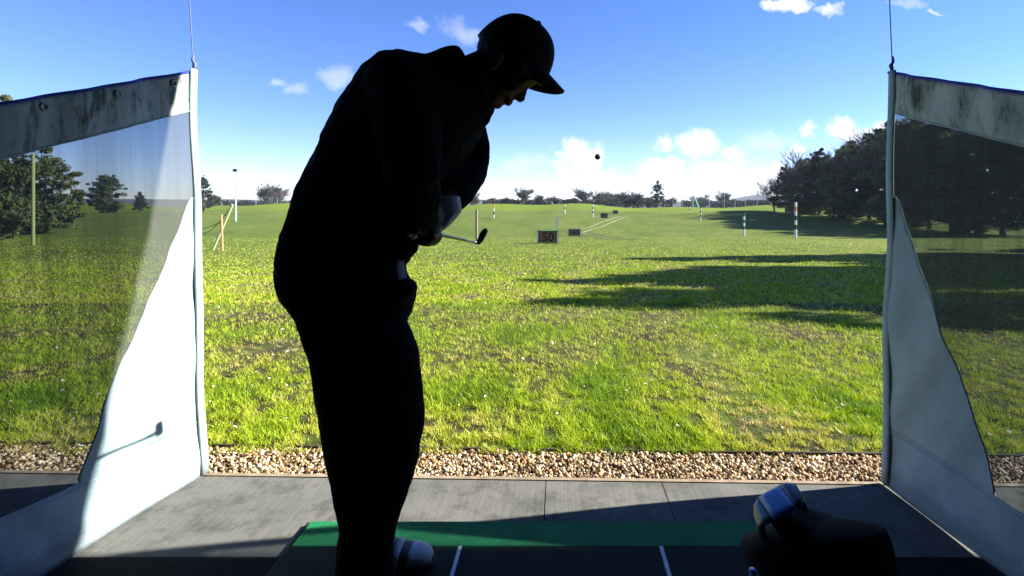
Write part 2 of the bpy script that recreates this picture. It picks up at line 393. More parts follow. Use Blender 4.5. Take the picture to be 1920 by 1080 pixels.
# hitting mat
def turf_mat(name, col):
    m = M(name); a = m.noise(400, 2); b = m.noise(9, 4)
    r1 = m.ramp(b.outputs[0], [(.3, tuple(c * .8 for c in col)), (.7, tuple(c * 1.2 for c in col))]); r2 = m.ramp(a.outputs[0], [(.35, (.6, .6, .6)), (.65, (1.1, 1.1, 1.1))])
    m.l(m.mix(1, r1.outputs[0], r2.outputs[0], 'MULTIPLY'), m.b.inputs['Base Color']); m.rough(.85, .2); m.bump(a.outputs[0], .8, .004); return m.m
mat_e = empty('hitting_mat', (-.09, 1.05, 0), 'square green golf hitting mat with two white alignment lines on the bay floor', 'golf mat')
GREEN = turf_mat('green_turf', (.018, .22, .075)); GREEN_SHADE = turf_mat('shaded_green_turf', (.006, .022, .012)); WHITE = simple('white_line', (.75, .75, .74), .7, .1)  # hitting panel is the same green, darkened to stand for roof shade
mb = MB(); mb.box(-.86, .68, .30, 1.815, .001, .012); mb.build('rubber_base', simple('mat_rubber', (.02, .02, .02), .8), mat_e)
mb = MB(); mb.box(-.84, .66, 1.672, 1.80, .0125, .024); mb.build('front_turf_strip', GREEN, mat_e)
mb = MB(); mb.box(-.84, -.318, .32, 1.67, .0125, .024); mb.box(-.306, .310, .32, 1.67, .0125, .024); mb.box(.322, .66, .32, 1.67, .0125, .024); mb.build('hitting_turf', GREEN_SHADE, mat_e)
for x in (-.312, .316):
    mb = MB(); mb.box(x - .0055, x + .0055, .32, 1.668, .0125, .026); mb.build('alignment_line', WHITE, mat_e)

# ---------------------------------------------------------------- bay building (roof and rear wall, mostly over and behind the camera)
b_e = empty('bay_building', (0, -3.6, 0), 'dark open fronted driving range shelter over the mat', 'shelter')
DARKW = simple('dark_boards', (.018, .017, .016), .9, .3, 6, .3, spec=.1)
mb = MB(); mb.box(-7.3, 7.3, -3.7, 2.345, 2.60, 2.72); mb.build('roof', DARKW, b_e)
mb = MB(); mb.box(-7.3, 7.3, -3.7, -3.6, -.05, 2.597); mb.build('rear_wall', DARKW, b_e)
for x in (-7.3, 7.22):
    mb = MB(); mb.box(x, x + .08, -3.597, -.6, -.05, 2.597); mb.build('end_wall', DARKW, b_e)

# ---------------------------------------------------------------- canvas dividers
m = M('canvas'); n1 = m.noise(5, 5, .6); n2 = m.noise(500, 2); n3 = m.noise(2.5, 5, .7, stretch=(1, 1, .35))
r1 = m.ramp(n1.outputs[0], [(.3, (.31, .44, .48)), (.7, (.44, .54, .57))]); r3 = m.ramp(n3.outputs[0], [(.56, (0, 0, 0)), (.75, (.30, .30, .30))])
cz = m.t.nodes.new('ShaderNodeSeparateXYZ'); tcz = m.t.nodes.new('ShaderNodeTexCoord'); m.l(tcz.outputs['Object'], cz.inputs[0])
nd = m.noise(14, 5, .7); dz = m.n('ShaderNodeMath', operation='MULTIPLY_ADD'); m.l(nd.outputs[0], dz.inputs[0]); dz.inputs[1].default_value = -.12; m.l(cz.outputs[2], dz.inputs[2])
rd = m.ramp(dz.outputs[0], [(.0, (.30, .30, .30)), (.03, (0, 0, 0))])
cc = m.mix(r3.outputs[0], r1.outputs[0], (.25, .27, .22)); m.l(m.mix(rd.outputs[0], cc, (.13, .11, .08)), m.b.inputs['Base Color']); m.rough(.9, .08)
ad = m.n('ShaderNodeMath', operation='MULTIPLY_ADD'); m.l(n1.outputs[0], ad.inputs[0]); ad.inputs[1].default_value = 6; m.l(n2.outputs[0], ad.inputs[2]); m.bump(ad.outputs[0], .5, .008)
CANVAS = m.m
m = M('stained_canvas'); n1 = m.noise(9, 5, .7, stretch=(1, 1.6, .5)); n0 = m.noise(4, 3)
r1 = m.ramp(n1.outputs[0], [(.36, (.10, .12, .10)), (.50, (.42, .47, .44)), (.7, (.52, .58, .56))]); m.l(r1.outputs[0], m.b.inputs['Base Color']); m.rough(.8, .2); m.bump(n0.outputs[0], .4, .01)
CANVAS2 = m.m
m = M('window_mesh'); n1 = m.noise(2.2, 4, .6, stretch=(1, 7, .25))
df = m.n('ShaderNodeBsdfDiffuse'); df.inputs[0].default_value = (.085, .09, .085, 1)
tp = m.n('ShaderNodeBsdfTransparent'); tp.inputs[0].default_value = (.86, .95, 1, 1)
rg = m.ramp(n1.outputs[0], [(.35, (.64, .64, .64)), (.75, (.82, .82, .82))])
mx = m.n('ShaderNodeMixShader'); m.l(rg.outputs[0], mx.inputs[0]); m.l(tp.outputs[0], mx.inputs[1]); m.l(df.outputs[0], mx.inputs[2]); m.l(mx.outputs[0], m.out.inputs[0])
MESHW = m.m
EDGE = simple('navy_lens_fringe', (.015, .03, .32), .5, .2, 30, .1)  # blue lens fringe along the canvas top, painted as added navy piping
STEEL0 = simple('eyelet_metal', (.25, .24, .22), .4, .2, 60, 0, metal=1)
ROPE = simple('cord', (.16, .17, .32), .8, .2, 200, .2)
def divider(sgn, xb, yb, xtop, slopex, ztop, zb_top, lean, label, cordto, seed):
    """sgn -1 left, +1 right; front edge at y=yb; x(y) drifts by slopex per metre towards the rear"""
    root = empty('canvas_divider', (xb, yb, 0), label, 'divider', 'canvas dividers between the bays')
    y0 = .55
    GA = [(yb - .55, .22), (yb - .50, .22), (yb - .41, .43), (yb - .32, .59), (yb - .20, .82), (yb - .05, 1.12)]
    def top(y): return ztop - (yb - y) * zb_top
    def band(y): return top(y) - .150 - (0 if y > yb - .05 else .0)
    def gus(y): return float(np.interp(y, [a for a, b in GA], [b for a, b in GA]))
    def hem(y): return .222 + .006 * math.sin(y * 9 + seed)
    def X(y, z):
        wv = .012 * mnoise.noise(Vector((y * 5, z * 2.2, seed))) + .007 * mnoise.noise(Vector((y * 11 + z * 6, z * 3, seed + 3)))
        wv += .0055 * math.sin((y * 1.1 + z * .55) * 24 + seed + 1.5 * mnoise.noise(Vector((y * 3, z * 3, seed)))) * smooth01((1.0 - z) / .6) * smooth01((y - yb + .8) / .5)
        wv += .007 * math.sin(y * 38 + 4 * z) * smooth01((z - band(y) + .02) / .12)
        k = smooth01(z / .08)
        return xb + lean * z / ztop + (yb - y) * slopex + wv * k
    def sheet(zl, zu, ya, yc, ny, nz_, off=0.0):
        v = []
        for j in range(ny + 1):
            y = ya + (yc - ya) * j / ny; a, b = zl(y), zu(y)
            for i in range(nz_ + 1):
                z = a + (b - a) * i / nz_; v.append((X(y, z) + off, y, z))
        f = [(j*(nz_+1)+i, j*(nz_+1)+i+1, (j+1)*(nz_+1)+i+1, (j+1)*(nz_+1)+i) for j in range(ny) for i in range(nz_)]
        return MB().add(v, f)
    def solid(o, t=.0035):
        md = o.modifiers.new('thickness', 'SOLIDIFY'); md.thickness = t; md.offset = 0; return o
    ys_ = yb - .020
    solid(sheet(band, top, y0, ys_, 90, 10).build('top_band', CANVAS2, root, True))
    solid(sheet(lambda y: .006 + .004 * math.sin(y * 7 + seed), hem, y0, ys_, 90, 12).build('bottom_hem', CANVAS, root, True))
    solid(sheet(hem, gus, yb - .495, ys_, 50, 30, 0).build('gusset', CANVAS, root, True))
    o = sheet(lambda y: gus(y) if y > yb - .495 else hem(y), band, y0, ys_, 110, 16).build('mesh_window', MESHW, root, True)
    # seam tape: along the hem top and the band
    mb = MB(); mb.tube([(X(y, hem(y)), y, hem(y)) for y in np.linspace(y0, ys_, 60)], .0035, 6)
    mb.tube([(X(y, band(y)), y, band(y)) for y in np.linspace(y0, ys_, 60)], .004, 6)
    mb.tube([(X(y, gus(y)), y, gus(y)) for y in np.linspace(yb - .495, ys_, 40)], .0035, 6)
    mb.build('seam_tape', CANVAS, root, True)
    # front edge sleeve round a pole, slightly wavy
    pts = [(xb + lean * z / ztop + .003 * math.sin(z * 11 + seed), yb - .022 + (.006 * math.sin(z * 7 + seed)), z) for z in np.linspace(.012, ztop + .004, 40)]
    MB().tube(pts, .020, 12, sx=.45, side=(1, 0, 0)).build('edge_sleeve', CANVAS, root, True)
    MB().tube([(X(y, top(y)), y, top(y) + .003) for y in np.linspace(y0, yb - .005, 80)], .0055, 8).build('fringe_piping', EDGE, root, True)
    for y in np.arange(yb - .12, y0 + .05, -.22):
        c_ = Vector((X(y, top(y) - .03), y, top(y) - .028))
        MB().tube([c_ + Vector((.004, math.cos(a) * .011, math.sin(a) * .011)) * 1 for a in np.linspace(0, 2 * math.pi, 17)], .0035, 6, caps=False).build('eyelet', STEEL0, root, True)
    # stitching along the hem
    mb = MB()
    for y in np.arange(y0, ys_, .012):
        a_, b_ = (X(y, hem(y) - .012), y, hem(y) - .012), (X(y + .007, hem(y) - .012), y + .007, hem(y + .007) - .012)
        for o_ in (-.0028, .0028): mb.tube([(a_[0] + o_, a_[1], a_[2]), (b_[0] + o_, b_[1], b_[2])], .0009, 4)
    mb.build('stitching', ROPE, root)
    tp_ = Vector((xb + lean, yb - .022, ztop + .005))
    # cord up to the roof
    c2 = empty('hanging_cord', tp_, 'thin cord holding the %s canvas divider up to the roof' % ('left' if sgn < 0 else 'right'), 'cord', 'cords holding the dividers')
    e = Vector(cordto)
    MB().tube([tp_, tp_.lerp(e, .5), e], .0022, 6).build('rope', ROPE, c2)
    mb = MB(); mb.tube([tp_ + Vector((0, 0, -.004)), tp_ + Vector((sgn * -.006, 0, .02)), tp_ + Vector((sgn*.004, 0, .035)), tp_ + Vector((0, 0, .055))], [.006, .008, .005, .004], 8)
    mb.build('knot', ROPE, c2, True)
    return root
divider(-1, -1.433, 2.165, 0, -.143, 1.632, .385, -.040, 'white canvas divider with mesh window on the left, club shadow on its sunlit front corner', (-1.62, 2.28, 2.598), 1.3)
divider(1, 1.262, 2.095, 0, .085, 1.609, .352, .030, 'shaded blue grey canvas divider with mesh window on the right of the bay', (1.345, 2.22, 2.598), 4.1)

# ---------------------------------------------------------------- the golfer
BLACK = simple('black_jacket', (.010, .010, .012), .95, .3, 60, .2, spec=.05)
TROU = simple('black_trousers', (.009, .009, .010), .95, .3, 60, .2, spec=.05)
CAPM = simple('black_cap', (.010, .011, .016), .8, .2, 80, .2, spec=.2)
SKIN = simple('skin', (.12, .065, .05), .6, .12, 30, .1)
HAIR = simple('hair', (.02, .014, .01), .7, .3, 200, .4)
GLOVE = simple('white_glove', (.62, .62, .66), .7, .12, 50, .25)
SHOEHI = simple('shoe_highlight', (.55, .54, .50), .5, .15, 40, .15)
SHOED = simple('dark_shoe_leather', (.03, .03, .034), .5, .15, 40, .15)
SHOEB = simple('shoe_sole', (.03, .03, .03), .7)
D = 1.42
def pr(pL, pR, d, dw, k=1.0):
    # section whose visible outline runs from pixel pL to pixel pR once its depth is allowed for
    ux, uy = pR[0] - pL[0], pR[1] - pL[1]; n2 = ux * ux + uy * uy; lo, hi = 0.0, 1.0
    for _ in range(6):
        a, b = P(pL[0] + ux * lo, pL[1] + uy * lo, d), P(pL[0] + ux * hi, pL[1] + uy * hi, d); c = (a + b) / 2; h = (b - a) / 2
        ss = []
        for i in range(40):
            t = i / 40 * 2 * math.pi; p = c + h * math.cos(t) + Vector((0, dw * math.sin(t), 0))
            x, y = CX + F * p.x / p.y, CY - F * (p.z - H) / p.y; ss.append(((x - pL[0]) * ux + (y - pL[1]) * uy) / n2)
        lo -= min(ss) * .8; hi -= (max(ss) - 1) * .8
    return (c, h * k, Vector((0, dw * k, 0)))
TOR = [((600,566),(700,566),.08),((535,560),(765,560),.165),((520,505),(758,505),.175),((519,470),(754,474),.175),((531,435),(762,455),.17),((543,402),(770,440),.168),((549,370),(790,410),.172),
       ((572,325),(812,365),.185),((598,275),(845,325),.20),((632,203),(880,285),.215),((657,163),(900,255),.215),((682,127),(910,238),.20),((712,99),(912,226),.17),
       ((745,93),(913,220),.14),((790,101),(915,213),.11),((830,98),(919,205),.085)]
def torso(k, mb):
    mb.loft([pr(a, b, D, w, k) for a, b, w in TOR], 28, 2.3)
HIP = [((630,606),(730,612),.06),((578,604),(755,608),.12),((550,582),(770,592),.155),((526,548),(779,560),.17),((519,520),(779,540),.175),((517,500),(768,530),.175),((521,462),(754,495),.165),((535,438),(750,470),.15)]
NEAR = [((600,560),(740,560),1.40,.08),((553,598),(768,590),1.37,.10),((560,625),(768,612),1.30,.10),((574,660),(784,655),1.27,.10),((588,730),(792,720),1.25,.095),((600,800),(795,790),1.24,.09),((612,870),(787,862),1.23,.085),
        ((625,935),(766,930),1.22,.075),((635,985),(741,990),1.22,.062),((628,1030),(738,1030),1.22,.062),((622,1090),(742,1090),1.22,.065),((632,1190),(740,1190),1.22,.06),((640,1262),(735,1262),1.22,.06)]
FAR = [((600,570),(750,570),1.44,.08),((585,640),(768,612),1.50,.09),((610,680),(760,680),1.54,.09),((625,760),(755,760),1.58,.08),((635,840),(752,840),1.60,.07),((645,920),(742,920),1.62,.062),((655,975),(738,975),1.63,.058),((655,1012),(728,1016),1.63,.055)]
def legs(k, mb):
    mb.loft([pr(a, b, D, w, k) for a, b, w in HIP], 28, 2.2)
    for L in (NEAR, FAR): mb.loft([pr(a, b, d, w, k) for a, b, d, w in L], 20, 2.1)
# arms: chains of (px,py,depth,radius)
ARMR = [(735,150,1.30,.075),(758,190,1.24,.080),(768,260,1.20,.072),(772,330,1.18,.064),(780,375,1.25,.056),(787,408,1.33,.046)]
ARML = [(845,215,1.56,.075),(868,250,1.62,.074),(878,292,1.63,.070),(872,325,1.60,.064),(858,350,1.53,.056),(840,375,1.45,.046)]
def arm(ch, k, mb): mb.tube([P(a, b, c) for a, b, c, _ in ch], [r_ * k for *_, r_ in ch], 16)
def head_pt(a, b, dy=0.0, dd=D):   # a forward, b up, in head pixels; dy metres across
    Fv, Uv = (.80, .60), (.60, -.80)
    p = P(965 + Fv[0]*a + Uv[0]*b, 103 + Fv[1]*a + Uv[1]*b, dd); p.y += dy; return p
fw = (head_pt(1, 0) - head_pt(0, 0)).normalized(); up = (head_pt(0, 1) - head_pt(0, 0)).normalized(); ac = Vector((0, 1, 0)); q = D / F
body = MB(); torso(.86, body); legs(.84, body); arm(ARMR, .78, body); arm(ARML, .78, body)
# neck and head
body.loft([pr((835,112),(912,212),D,.07), pr((862,108),(922,205),D,.062), pr((885,98),(932,190),D,.060), pr((905,90),(945,175),D,.058)], 20)
body.ell(head_pt(0, 0), fw * 68 * q, ac * .075, up * 66 * q)
body.ell(head_pt(20, -42), fw * 36 * q, ac * .058, up * 42 * q)             # face mass
body.ell(head_pt(14, -78), fw * 26 * q, ac * .046, up * 28 * q)             # jaw
body.ell(head_pt(27, -93), fw * 12 * q, ac * .022, up * 10 * q)             # chin
body.ell(head_pt(50, -26), fw * 10 * q, ac * .045, up * 6 * q)              # brow
body.loft([(head_pt(50, -32), fw*6*q, ac*.006), (head_pt(54, -45), fw*8*q, ac*.009), (head_pt(57, -59), fw*10*q, ac*.014), (head_pt(52, -66), fw*9*q, ac*.015)], 10)  # nose
body.ell(head_pt(44, -75), fw * 8 * q, ac * .022, up * 3.2 * q); body.ell(head_pt(42, -82), fw * 8 * q, ac * .019, up * 3.2 * q)   # lips
for s in (-1, 1):
    body.ell(head_pt(48, -36, s * .030), fw * 5 * q, ac * .013, up * 5 * q)  # eyes
    body.ell(head_pt(38, -55, s * .034), fw * 12 * q, ac * .02, up * 11 * q) # cheeks
    body.ell(head_pt(-8, -38, s * .080), fw * 13 * q, ac * .010, up * 22 * q) # ears
# club line
Hh = P(893, 455, 2.14); G1 = P(812, 437, 1.45); sd = (Hh - G1).normalized()
gp = lambda t: G1 + sd * t
sx_ = sd.cross(Vector((0, 0, 1))).normalized(); sz_ = sx_.cross(sd).normalized()
def hand(mb, t0, wrist, roll, k=1.0, flip=1):
    """fist closed round the grip at distance t0 along the club; four fingers side by side along the shaft"""
    rad = .0215
    def rp_(t, ang, r=rad): return gp(t) + (sx_ * math.cos(ang) + sz_ * math.sin(ang)) * r
    kn = [rp_(t0 + (j - 1.5) * .0195, roll, .036) for j in range(4)]       # knuckles
    mid_ = sum(kn, Vector()) / 4
    wr_ = Vector(wrist); mb.loft([(wr_, (sd * .026 * k), (mid_ - wr_).normalized().cross(sd) * .020 * k),
        (wr_.lerp(mid_, .35), sd * .032 * k, (mid_ - wr_).normalized().cross(sd) * .021 * k), (wr_.lerp(mid_, .75), sd * .041 * k, (mid_ - wr_).normalized().cross(sd) * .019 * k), (wr_.lerp(mid_, 1.03), sd * .039 * k, (mid_ - wr_).normalized().cross(sd) * .012 * k)], 16)
    for j in range(4):
        L = (.9, 1.0, .95, .8)[j]; t = t0 + (j - 1.5) * .0195
        pts = [kn[j]] + [rp_(t, roll + flip * a * L, rr_) for a, rr_ in ((.5, .034), (1.1, .030), (1.8, .026), (2.5, .0235), (3.2, .0225))]
        mb.tube(pts, [x * k for x in (.0108, .0105, .0100, .0095, .0088, .0070)], 10)
    th = wr_.lerp(mid_, .4)
    mb.tube([th, th.lerp(rp_(t0 + .03, roll - flip * .9, .032), .55), rp_(t0 + .045, roll - flip * 1.1, .028), rp_(t0 + .062, roll - flip * 1.5, .024)], [x * k for x in (.015, .0135, .0115, .0085)], 10)
wR = P(787, 410, 1.34); wL = P(842, 378, 1.44)
handR = dict(t0=-.035, wrist=wR, roll=R(200), flip=1)
handL = dict(t0=-.125, wrist=wL, roll=R(60), flip=1)
# route the left hand so that its back faces the camera
body.tube([P(*ARMR[-1][:3]), wR, wR.lerp(gp(-.035), .3)], [.030, .026, .024], 14)
body.tube([P(*ARML[-1][:3]), wL, wL.lerp(gp(-.10), .3)], [.030, .026, .024], 14)
hand(body, **handR); hand(body, **handL)
body.tube([gp(-.075), gp(.005)], [.024, .024], 14); body.ell(P(800, 432, 1.40), Vector((.022, 0, .004)), (0, .04, 0), Vector((0, 0, .020)))
for d_, x0, x1 in ((1.22, 640, 735), (1.585, 668, 735)):       # feet inside the shoes
    zf = .050; c0 = Vector(((x0 - CX) / F * d_, d_, zf)); L = .21
    body.ell(c0 + Vector((L / 2 - .03, 0, 0)), (L / 2, 0, 0), (0, .030, 0), (0, 0, .012))
    body.tube([c0 + Vector((.03, 0, .01)), c0 + Vector((.03, 0, .12)), P((x0 + x1) / 2, 380 + 1100 / d_ - 200 / d_, d_)], [.04, .036, .04], 12)
foot = Vector(((690 - CX) / F * D, D, .024))
man = empty('person', foot, 'golfer in black cap and dark clothes bent over mid swing, white glove on the grip', 'person')
bme = remesh(body, .0045, 2); link('body', bme, SKIN, man, True)
jk = MB(); torso(1.0, jk); arm(ARMR, 1.0, jk); arm(ARML, 1.0, jk)
jk.loft([pr((800,98),(914,222),D,.10), pr((828,88),(918,222),D,.088), pr((850,83),(925,212),D,.080), pr((862,88),(929,205),D,.074)], 22)   # collar
jk.loft([pr((905,215),(918,218),D,.02), pr((908,232),(921,226),D,.012), pr((906,240),(909,240),D,.006)], 10)
jk.ell(P(766, 462, 1.38), Vector((.020, 0, .012)), (0, .06, 0), Vector((-.01, 0, .022)))
jk.ell(P(752, 482, 1.38), Vector((.020, 0, .012)), (0, .06, 0), Vector((-.01, 0, .020)))
me = remesh(jk, .007, 3, disp=(.014, .06)); link('jacket', me, BLACK, man, True)
tr_ = MB(); legs(1.0, tr_)
tr_.ell(P(752, 543, 1.34), Vector((.040, 0, -.002)), (0, .06, 0), Vector((.004, 0, .032)))
me = remesh(tr_, .007, 3, disp=(.012, .07)); link('trousers', me, TROU, man, True)
sh = MB(); sh.loft([pr((742,486),(757,492),1.30,.03), pr((738,505),(759,505),1.30,.035), pr((745,522),(763,524),1.30,.03)], 12)
link('shirt_hem', remesh(sh, .004, 2), simple('pale_shirt', (.12, .14, .19), .8), man, True)
hr = MB(); hr.ell(head_pt(-8, -12), fw * 62 * q, ac * .0775, up * 48 * q)
link('hair', remesh(hr, .005, 1, disp=(.006, .01)), HAIR, man, True)
# cap: dome cut off at the head band, panels' seams, button and a curved brim
cp = MB(); secs = []
for i in range(14):
    t = i / 13 * math.pi / 2; secs.append((head_pt(0, -14 + 88 * math.sin(t)), fw * 76 * q * max(math.cos(t) ** .8, .02), ac * .083 * max(math.cos(t) ** .8, .02)))
cp.loft(secs, 36); capo = cp.build('cap', CAPM, man, True)
MB().ell(head_pt(0, 76), fw * 5 * q, ac * .008, up * 3 * q).build('button', CAPM, capo, True)
v = []; NU, NV = 16, 8
for layer in (0, 1):
    for i in range(NU + 1):
        u = -1 + 2 * i / NU
        for j in range(NV + 1):
            t = j / NV; ca = math.sqrt(max(0, 1 - (u * .93) ** 2))
            a0 = 74 * ca ** .9; a = a0 + t * 42 * (1 - .6 * u ** 4) * (.35 + .65 * ca)
            b = 10 - 8 * t - 30 * u * u * (.6 + .4 * t) - layer * 3
            v.append(head_pt(a, b, u * .077))
n_ = (NU + 1) * (NV + 1); f = []
for i in range(NU):
    for j in range(NV):
        a = i * (NV + 1) + j; qd = (a, a + 1, a + NV + 2, a + NV + 1); f.append(qd); f.append(tuple(x + n_ for x in qd[::-1]))
for i in range(NU):
    a = i * (NV + 1) + NV; f.append((a, a + n_, a + NV + 1 + n_, a + NV + 1)); a = i * (NV + 1); f.append((a, a + NV + 1, a + NV + 1 + n_, a + n_))
for i in (0, NU):
    for j in range(NV): a = i * (NV + 1) + j; f.append((a, a + 1, a + 1 + n_, a + n_))
MB().add(v, f).build('brim', CAPM, capo, True)
# glove over the left hand
gl = MB(); hand(gl, handL['t0'], wL, handL['roll'], 1.1, 1)
gl.loft([pr(a, b, 1.41, w_) for a, b, w_ in (((815,366),(862,368),.036), ((806,380),(865,386),.040), ((801,396),(866,396),.038), ((798,411),(853,413),.034), ((799,424),(840,426),.030), ((803,433),(828,435),.022), ((808,438),(818,439),.010))], 20, 2.4)
for k_ in range(4):   # knuckle ridges of the folded fingers
    gl.tube([P(812 + k_ * 12, 398 + k_ * 1, 1.385), P(806 + k_ * 9, 418 + k_, 1.375), P(806 + k_ * 7, 432 - k_, 1.385)], [.008, .0095, .008], 10)
link('glove', remesh(gl, .003, 4), GLOVE, man, True)
# shoes
def shoe(d_, xh, xt):
    x0, x1 = (xh - CX) / F * d_, (xt - CX) / F * d_; L = x1 - x0; z0 = .040
    up_ = MB(); secs = []
    prof = [(0, .030, .05), (.03, .040, .075), (.12, .042, .085), (.28, .042, .082), (.42, .043, .066), (.60, .047, .044), (.78, .046, .034), (.90, .038, .028), (.97, .026, .022), (1.0, .010, .012)]
    for t, wd, h_ in prof: secs.append((Vector((x0 + L * t, d_, z0 + h_ / 2)), Vector((0, wd, 0)), Vector((0, 0, h_ / 2 + .002))))
    up_.loft(secs, 20, 2.6)
    s = link('shoe', remesh(up_, .004, 2), SHOED, man, True)
    def cap_(t0, t1, n_, name, g=.0022):
        q2 = MB(); ts = np.linspace(t0, t1, n_); pt = [p_[0] for p_ in prof]
        q2.loft([(Vector((x0 + L * t, d_, z0 + np.interp(t, pt, [p_[2] for p_ in prof]) / 2 + .001)), Vector((0, np.interp(t, pt, [p_[1] for p_ in prof]) + g, 0)), Vector((0, 0, np.interp(t, pt, [p_[2] for p_ in prof]) / 2 + .002 + g))) for t in ts], 20, 2.6)
        q2.build(name, SHOEHI, s, True)
    cap_(.76, .995, 8, 'lit_toe_cap'); cap_(.60, .67, 3, 'strap'); cap_(.50, .54, 3, 'strap')  # sunlit highlights on the shoe, painted as pale pieces over the dark upper
    so_ = MB(); so_.loft([(Vector((x0 + L * t - .003 + .006 * t, d_, .0335)), Vector((0, wd + .003, 0)), Vector((0, 0, .009))) for t, wd, _ in prof], 16, 3)
    so_.build('sole', SHOEB, s, True)
    lc = MB()
    for k in range(4):
        t = .34 + k * .065; lc.tube([Vector((x0 + L * t, d_ - .03, z0 + .055 - k * .007)), Vector((x0 + L * t + .004, d_, z0 + .083 - k * .010)), Vector((x0 + L * t, d_ + .03, z0 + .055 - k * .007))], .003, 6)
    lc.build('lace', SHOEB, s)
    sd_ = MB(); sd_.box(x0 + L * .05, x0 + L * .2, d_ - .045, d_ - .04, .06, .08); sd_.build('heel_patch', SHOEB, s)
shoe(1.585, 640, 812); shoe(1.22, 620, 850)

# ---------------------------------------------------------------- golf club and ball
STEEL = simple('steel', (.10, .105, .12), .4, .1, 60, 0, metal=1)
BLACKM = simple('black_metal', (.012, .014, .014), .5, .2, 60, .1, metal=0, spec=.4)
GRIPM = simple('grip_rubber', (.02, .02, .02), .9)
club = empty('golf_club', G1, 'iron golf club with steel shaft and black head, held level pointing down the range', 'golf club')
MB().tube([gp(-.10), gp(.02), Hh - sd * .035], [.0062, .0060, .0046], 12).build('shaft', STEEL, club, True)
mb = MB(); mb.tube([gp(-.20), gp(-.195), gp(.045), gp(.05)], [.010, .0135, .0105, .007], 14); mb.build('grip', GRIPM, club, True)
hd = MB(); out = [(893,457.5),(897,459),(901,457),(906,451),(911,442),(914.5,434),(914.5,430),(912,427.5),(908,428),(903,432),(899,438),(896,446),(893.5,452)]
n0 = len(out); ff = [P(x, y, 2.128) for x, y in out]; bb_ = [P(x, y, 2.150) + Vector((.001, 0, 0)) for x, y in out]
hd.add(ff + bb_, [tuple(range(n0)), tuple(range(2 * n0 - 1, n0 - 1, -1))] + [(i, i + n0, (i + 1) % n0 + n0, (i + 1) % n0) for i in range(n0)])
ho = hd.build('club_head', BLACKM, club); bv = ho.modifiers.new('b', 'BEVEL'); bv.width = .003; bv.segments = 3
MB().tube([Hh - sd * .045, Hh - sd * .004, Hh + Vector((.003, 0, -.002))], [.0058, .0062, .0050], 12).build('hosel', STEEL, ho, True)
# ball with dimples
bm = bmesh.new(); bmesh.ops.create_icosphere(bm, subdivisions=5, radius=.0214)
dirs = []
for i in range(300):
    z = 1 - 2 * (i + .5) / 300; a = i * 2.399963; dirs.append(Vector((math.sqrt(1 - z*z) * math.cos(a), math.sqrt(1 - z*z) * math.sin(a), z)))
from mathutils.kdtree import KDTree
kd = KDTree(300); [kd.insert(d_, i) for i, d_ in enumerate(dirs)]; kd.balance()
for v_ in bm.verts:
    dd = kd.find(v_.co.normalized())[2]
    if dd < .085: v_.co *= 1 - .022 * (1 - (dd / .085) ** 2)
me = bpy.data.meshes.new('golf_ball'); bm.to_mesh(me); bm.free()
bo = link('golf_ball', me, simple('backlit_ball', (.012, .014, .03), .5, .1, 30, 0), None, True); bo.location = P(1120.5, 294, 3.9)  # dark base colour stands in for a ball seen against the light
tag(bo, 'small backlit golf ball, coloured dark, flying against the white cloud', 'golf ball')

# ---------------------------------------------------------------- golf bag bottom right
BAGM = simple('bag_fabric', (.010, .010, .011), .9, .3, 80, .3, spec=.1); BLUE = simple('blue_sheen_plastic', (.07, .34, .85), .22, .1, 20, 0, spec=.8)  # handle's blue has the sky's reflection put into its base colour
bagtop = P(1520, 1000, .92); bagbot = Vector((.50, .70, .045))
ax = (bagtop - bagbot).normalized()
bag = empty('golf_bag', (bagbot.x, bagbot.y, 0), 'black stand bag with a blue handle, standing in the shade at the bottom right', 'golf bag')
sv = Vector((1, 0, 0)); sv = (sv - ax * sv.dot(ax)).normalized(); fv = ax.cross(sv)
Lb = (bagtop - bagbot).length
mb = MB(); mb.loft([(bagbot + ax * (Lb * t), sv * rx, fv * ry) for t, rx, ry in ((0, .10, .10), (.02, .11, .11), (.4, .105, .105), (.8, .11, .10), (.97, .118, .105), (1.0, .115, .102))], 28, 2.4)
mb.build('bag_body', BAGM, bag, True)
mb = MB(); mb.ell(bagtop - ax * .01, sv * .116, fv * .103, ax * .028); mb.build('hood', BAGM, bag, True)
mb = MB()
for (t0, t1, o_, rr_) in ((.1, .45, -1, .05), (.5, .78, -1, .045)):
    c0 = bagbot + ax * (Lb * (t0 + t1) / 2) - fv * .11 * -o_
    mb.ell(c0, sv * .08, fv * rr_, ax * (Lb * (t1 - t0) / 2))
mb.build('pocket', BAGM, bag, True)
for s in (-1, 1):
    MB().tube([bagtop - ax * .08 + sv * s * .05 + fv * .10, bagtop - ax * .45 + sv * s * .17 + fv * .28, Vector(((bagtop + sv * s * .2).x, bagtop.y + .20, .035))], .007, 8).build('stand_leg', BLACKM, bag)
MB().tube([bagtop - ax * .12 - fv * .11 - sv * .04, bagtop - ax * .25 - fv * .17 - sv * .06, bagtop - ax * .42 - fv * .16 - sv * .05, bagtop - ax * .52 - fv * .11 - sv * .03], [.016, .022, .022, .014], 10, sx=.35).build('strap', BAGM, bag, True)
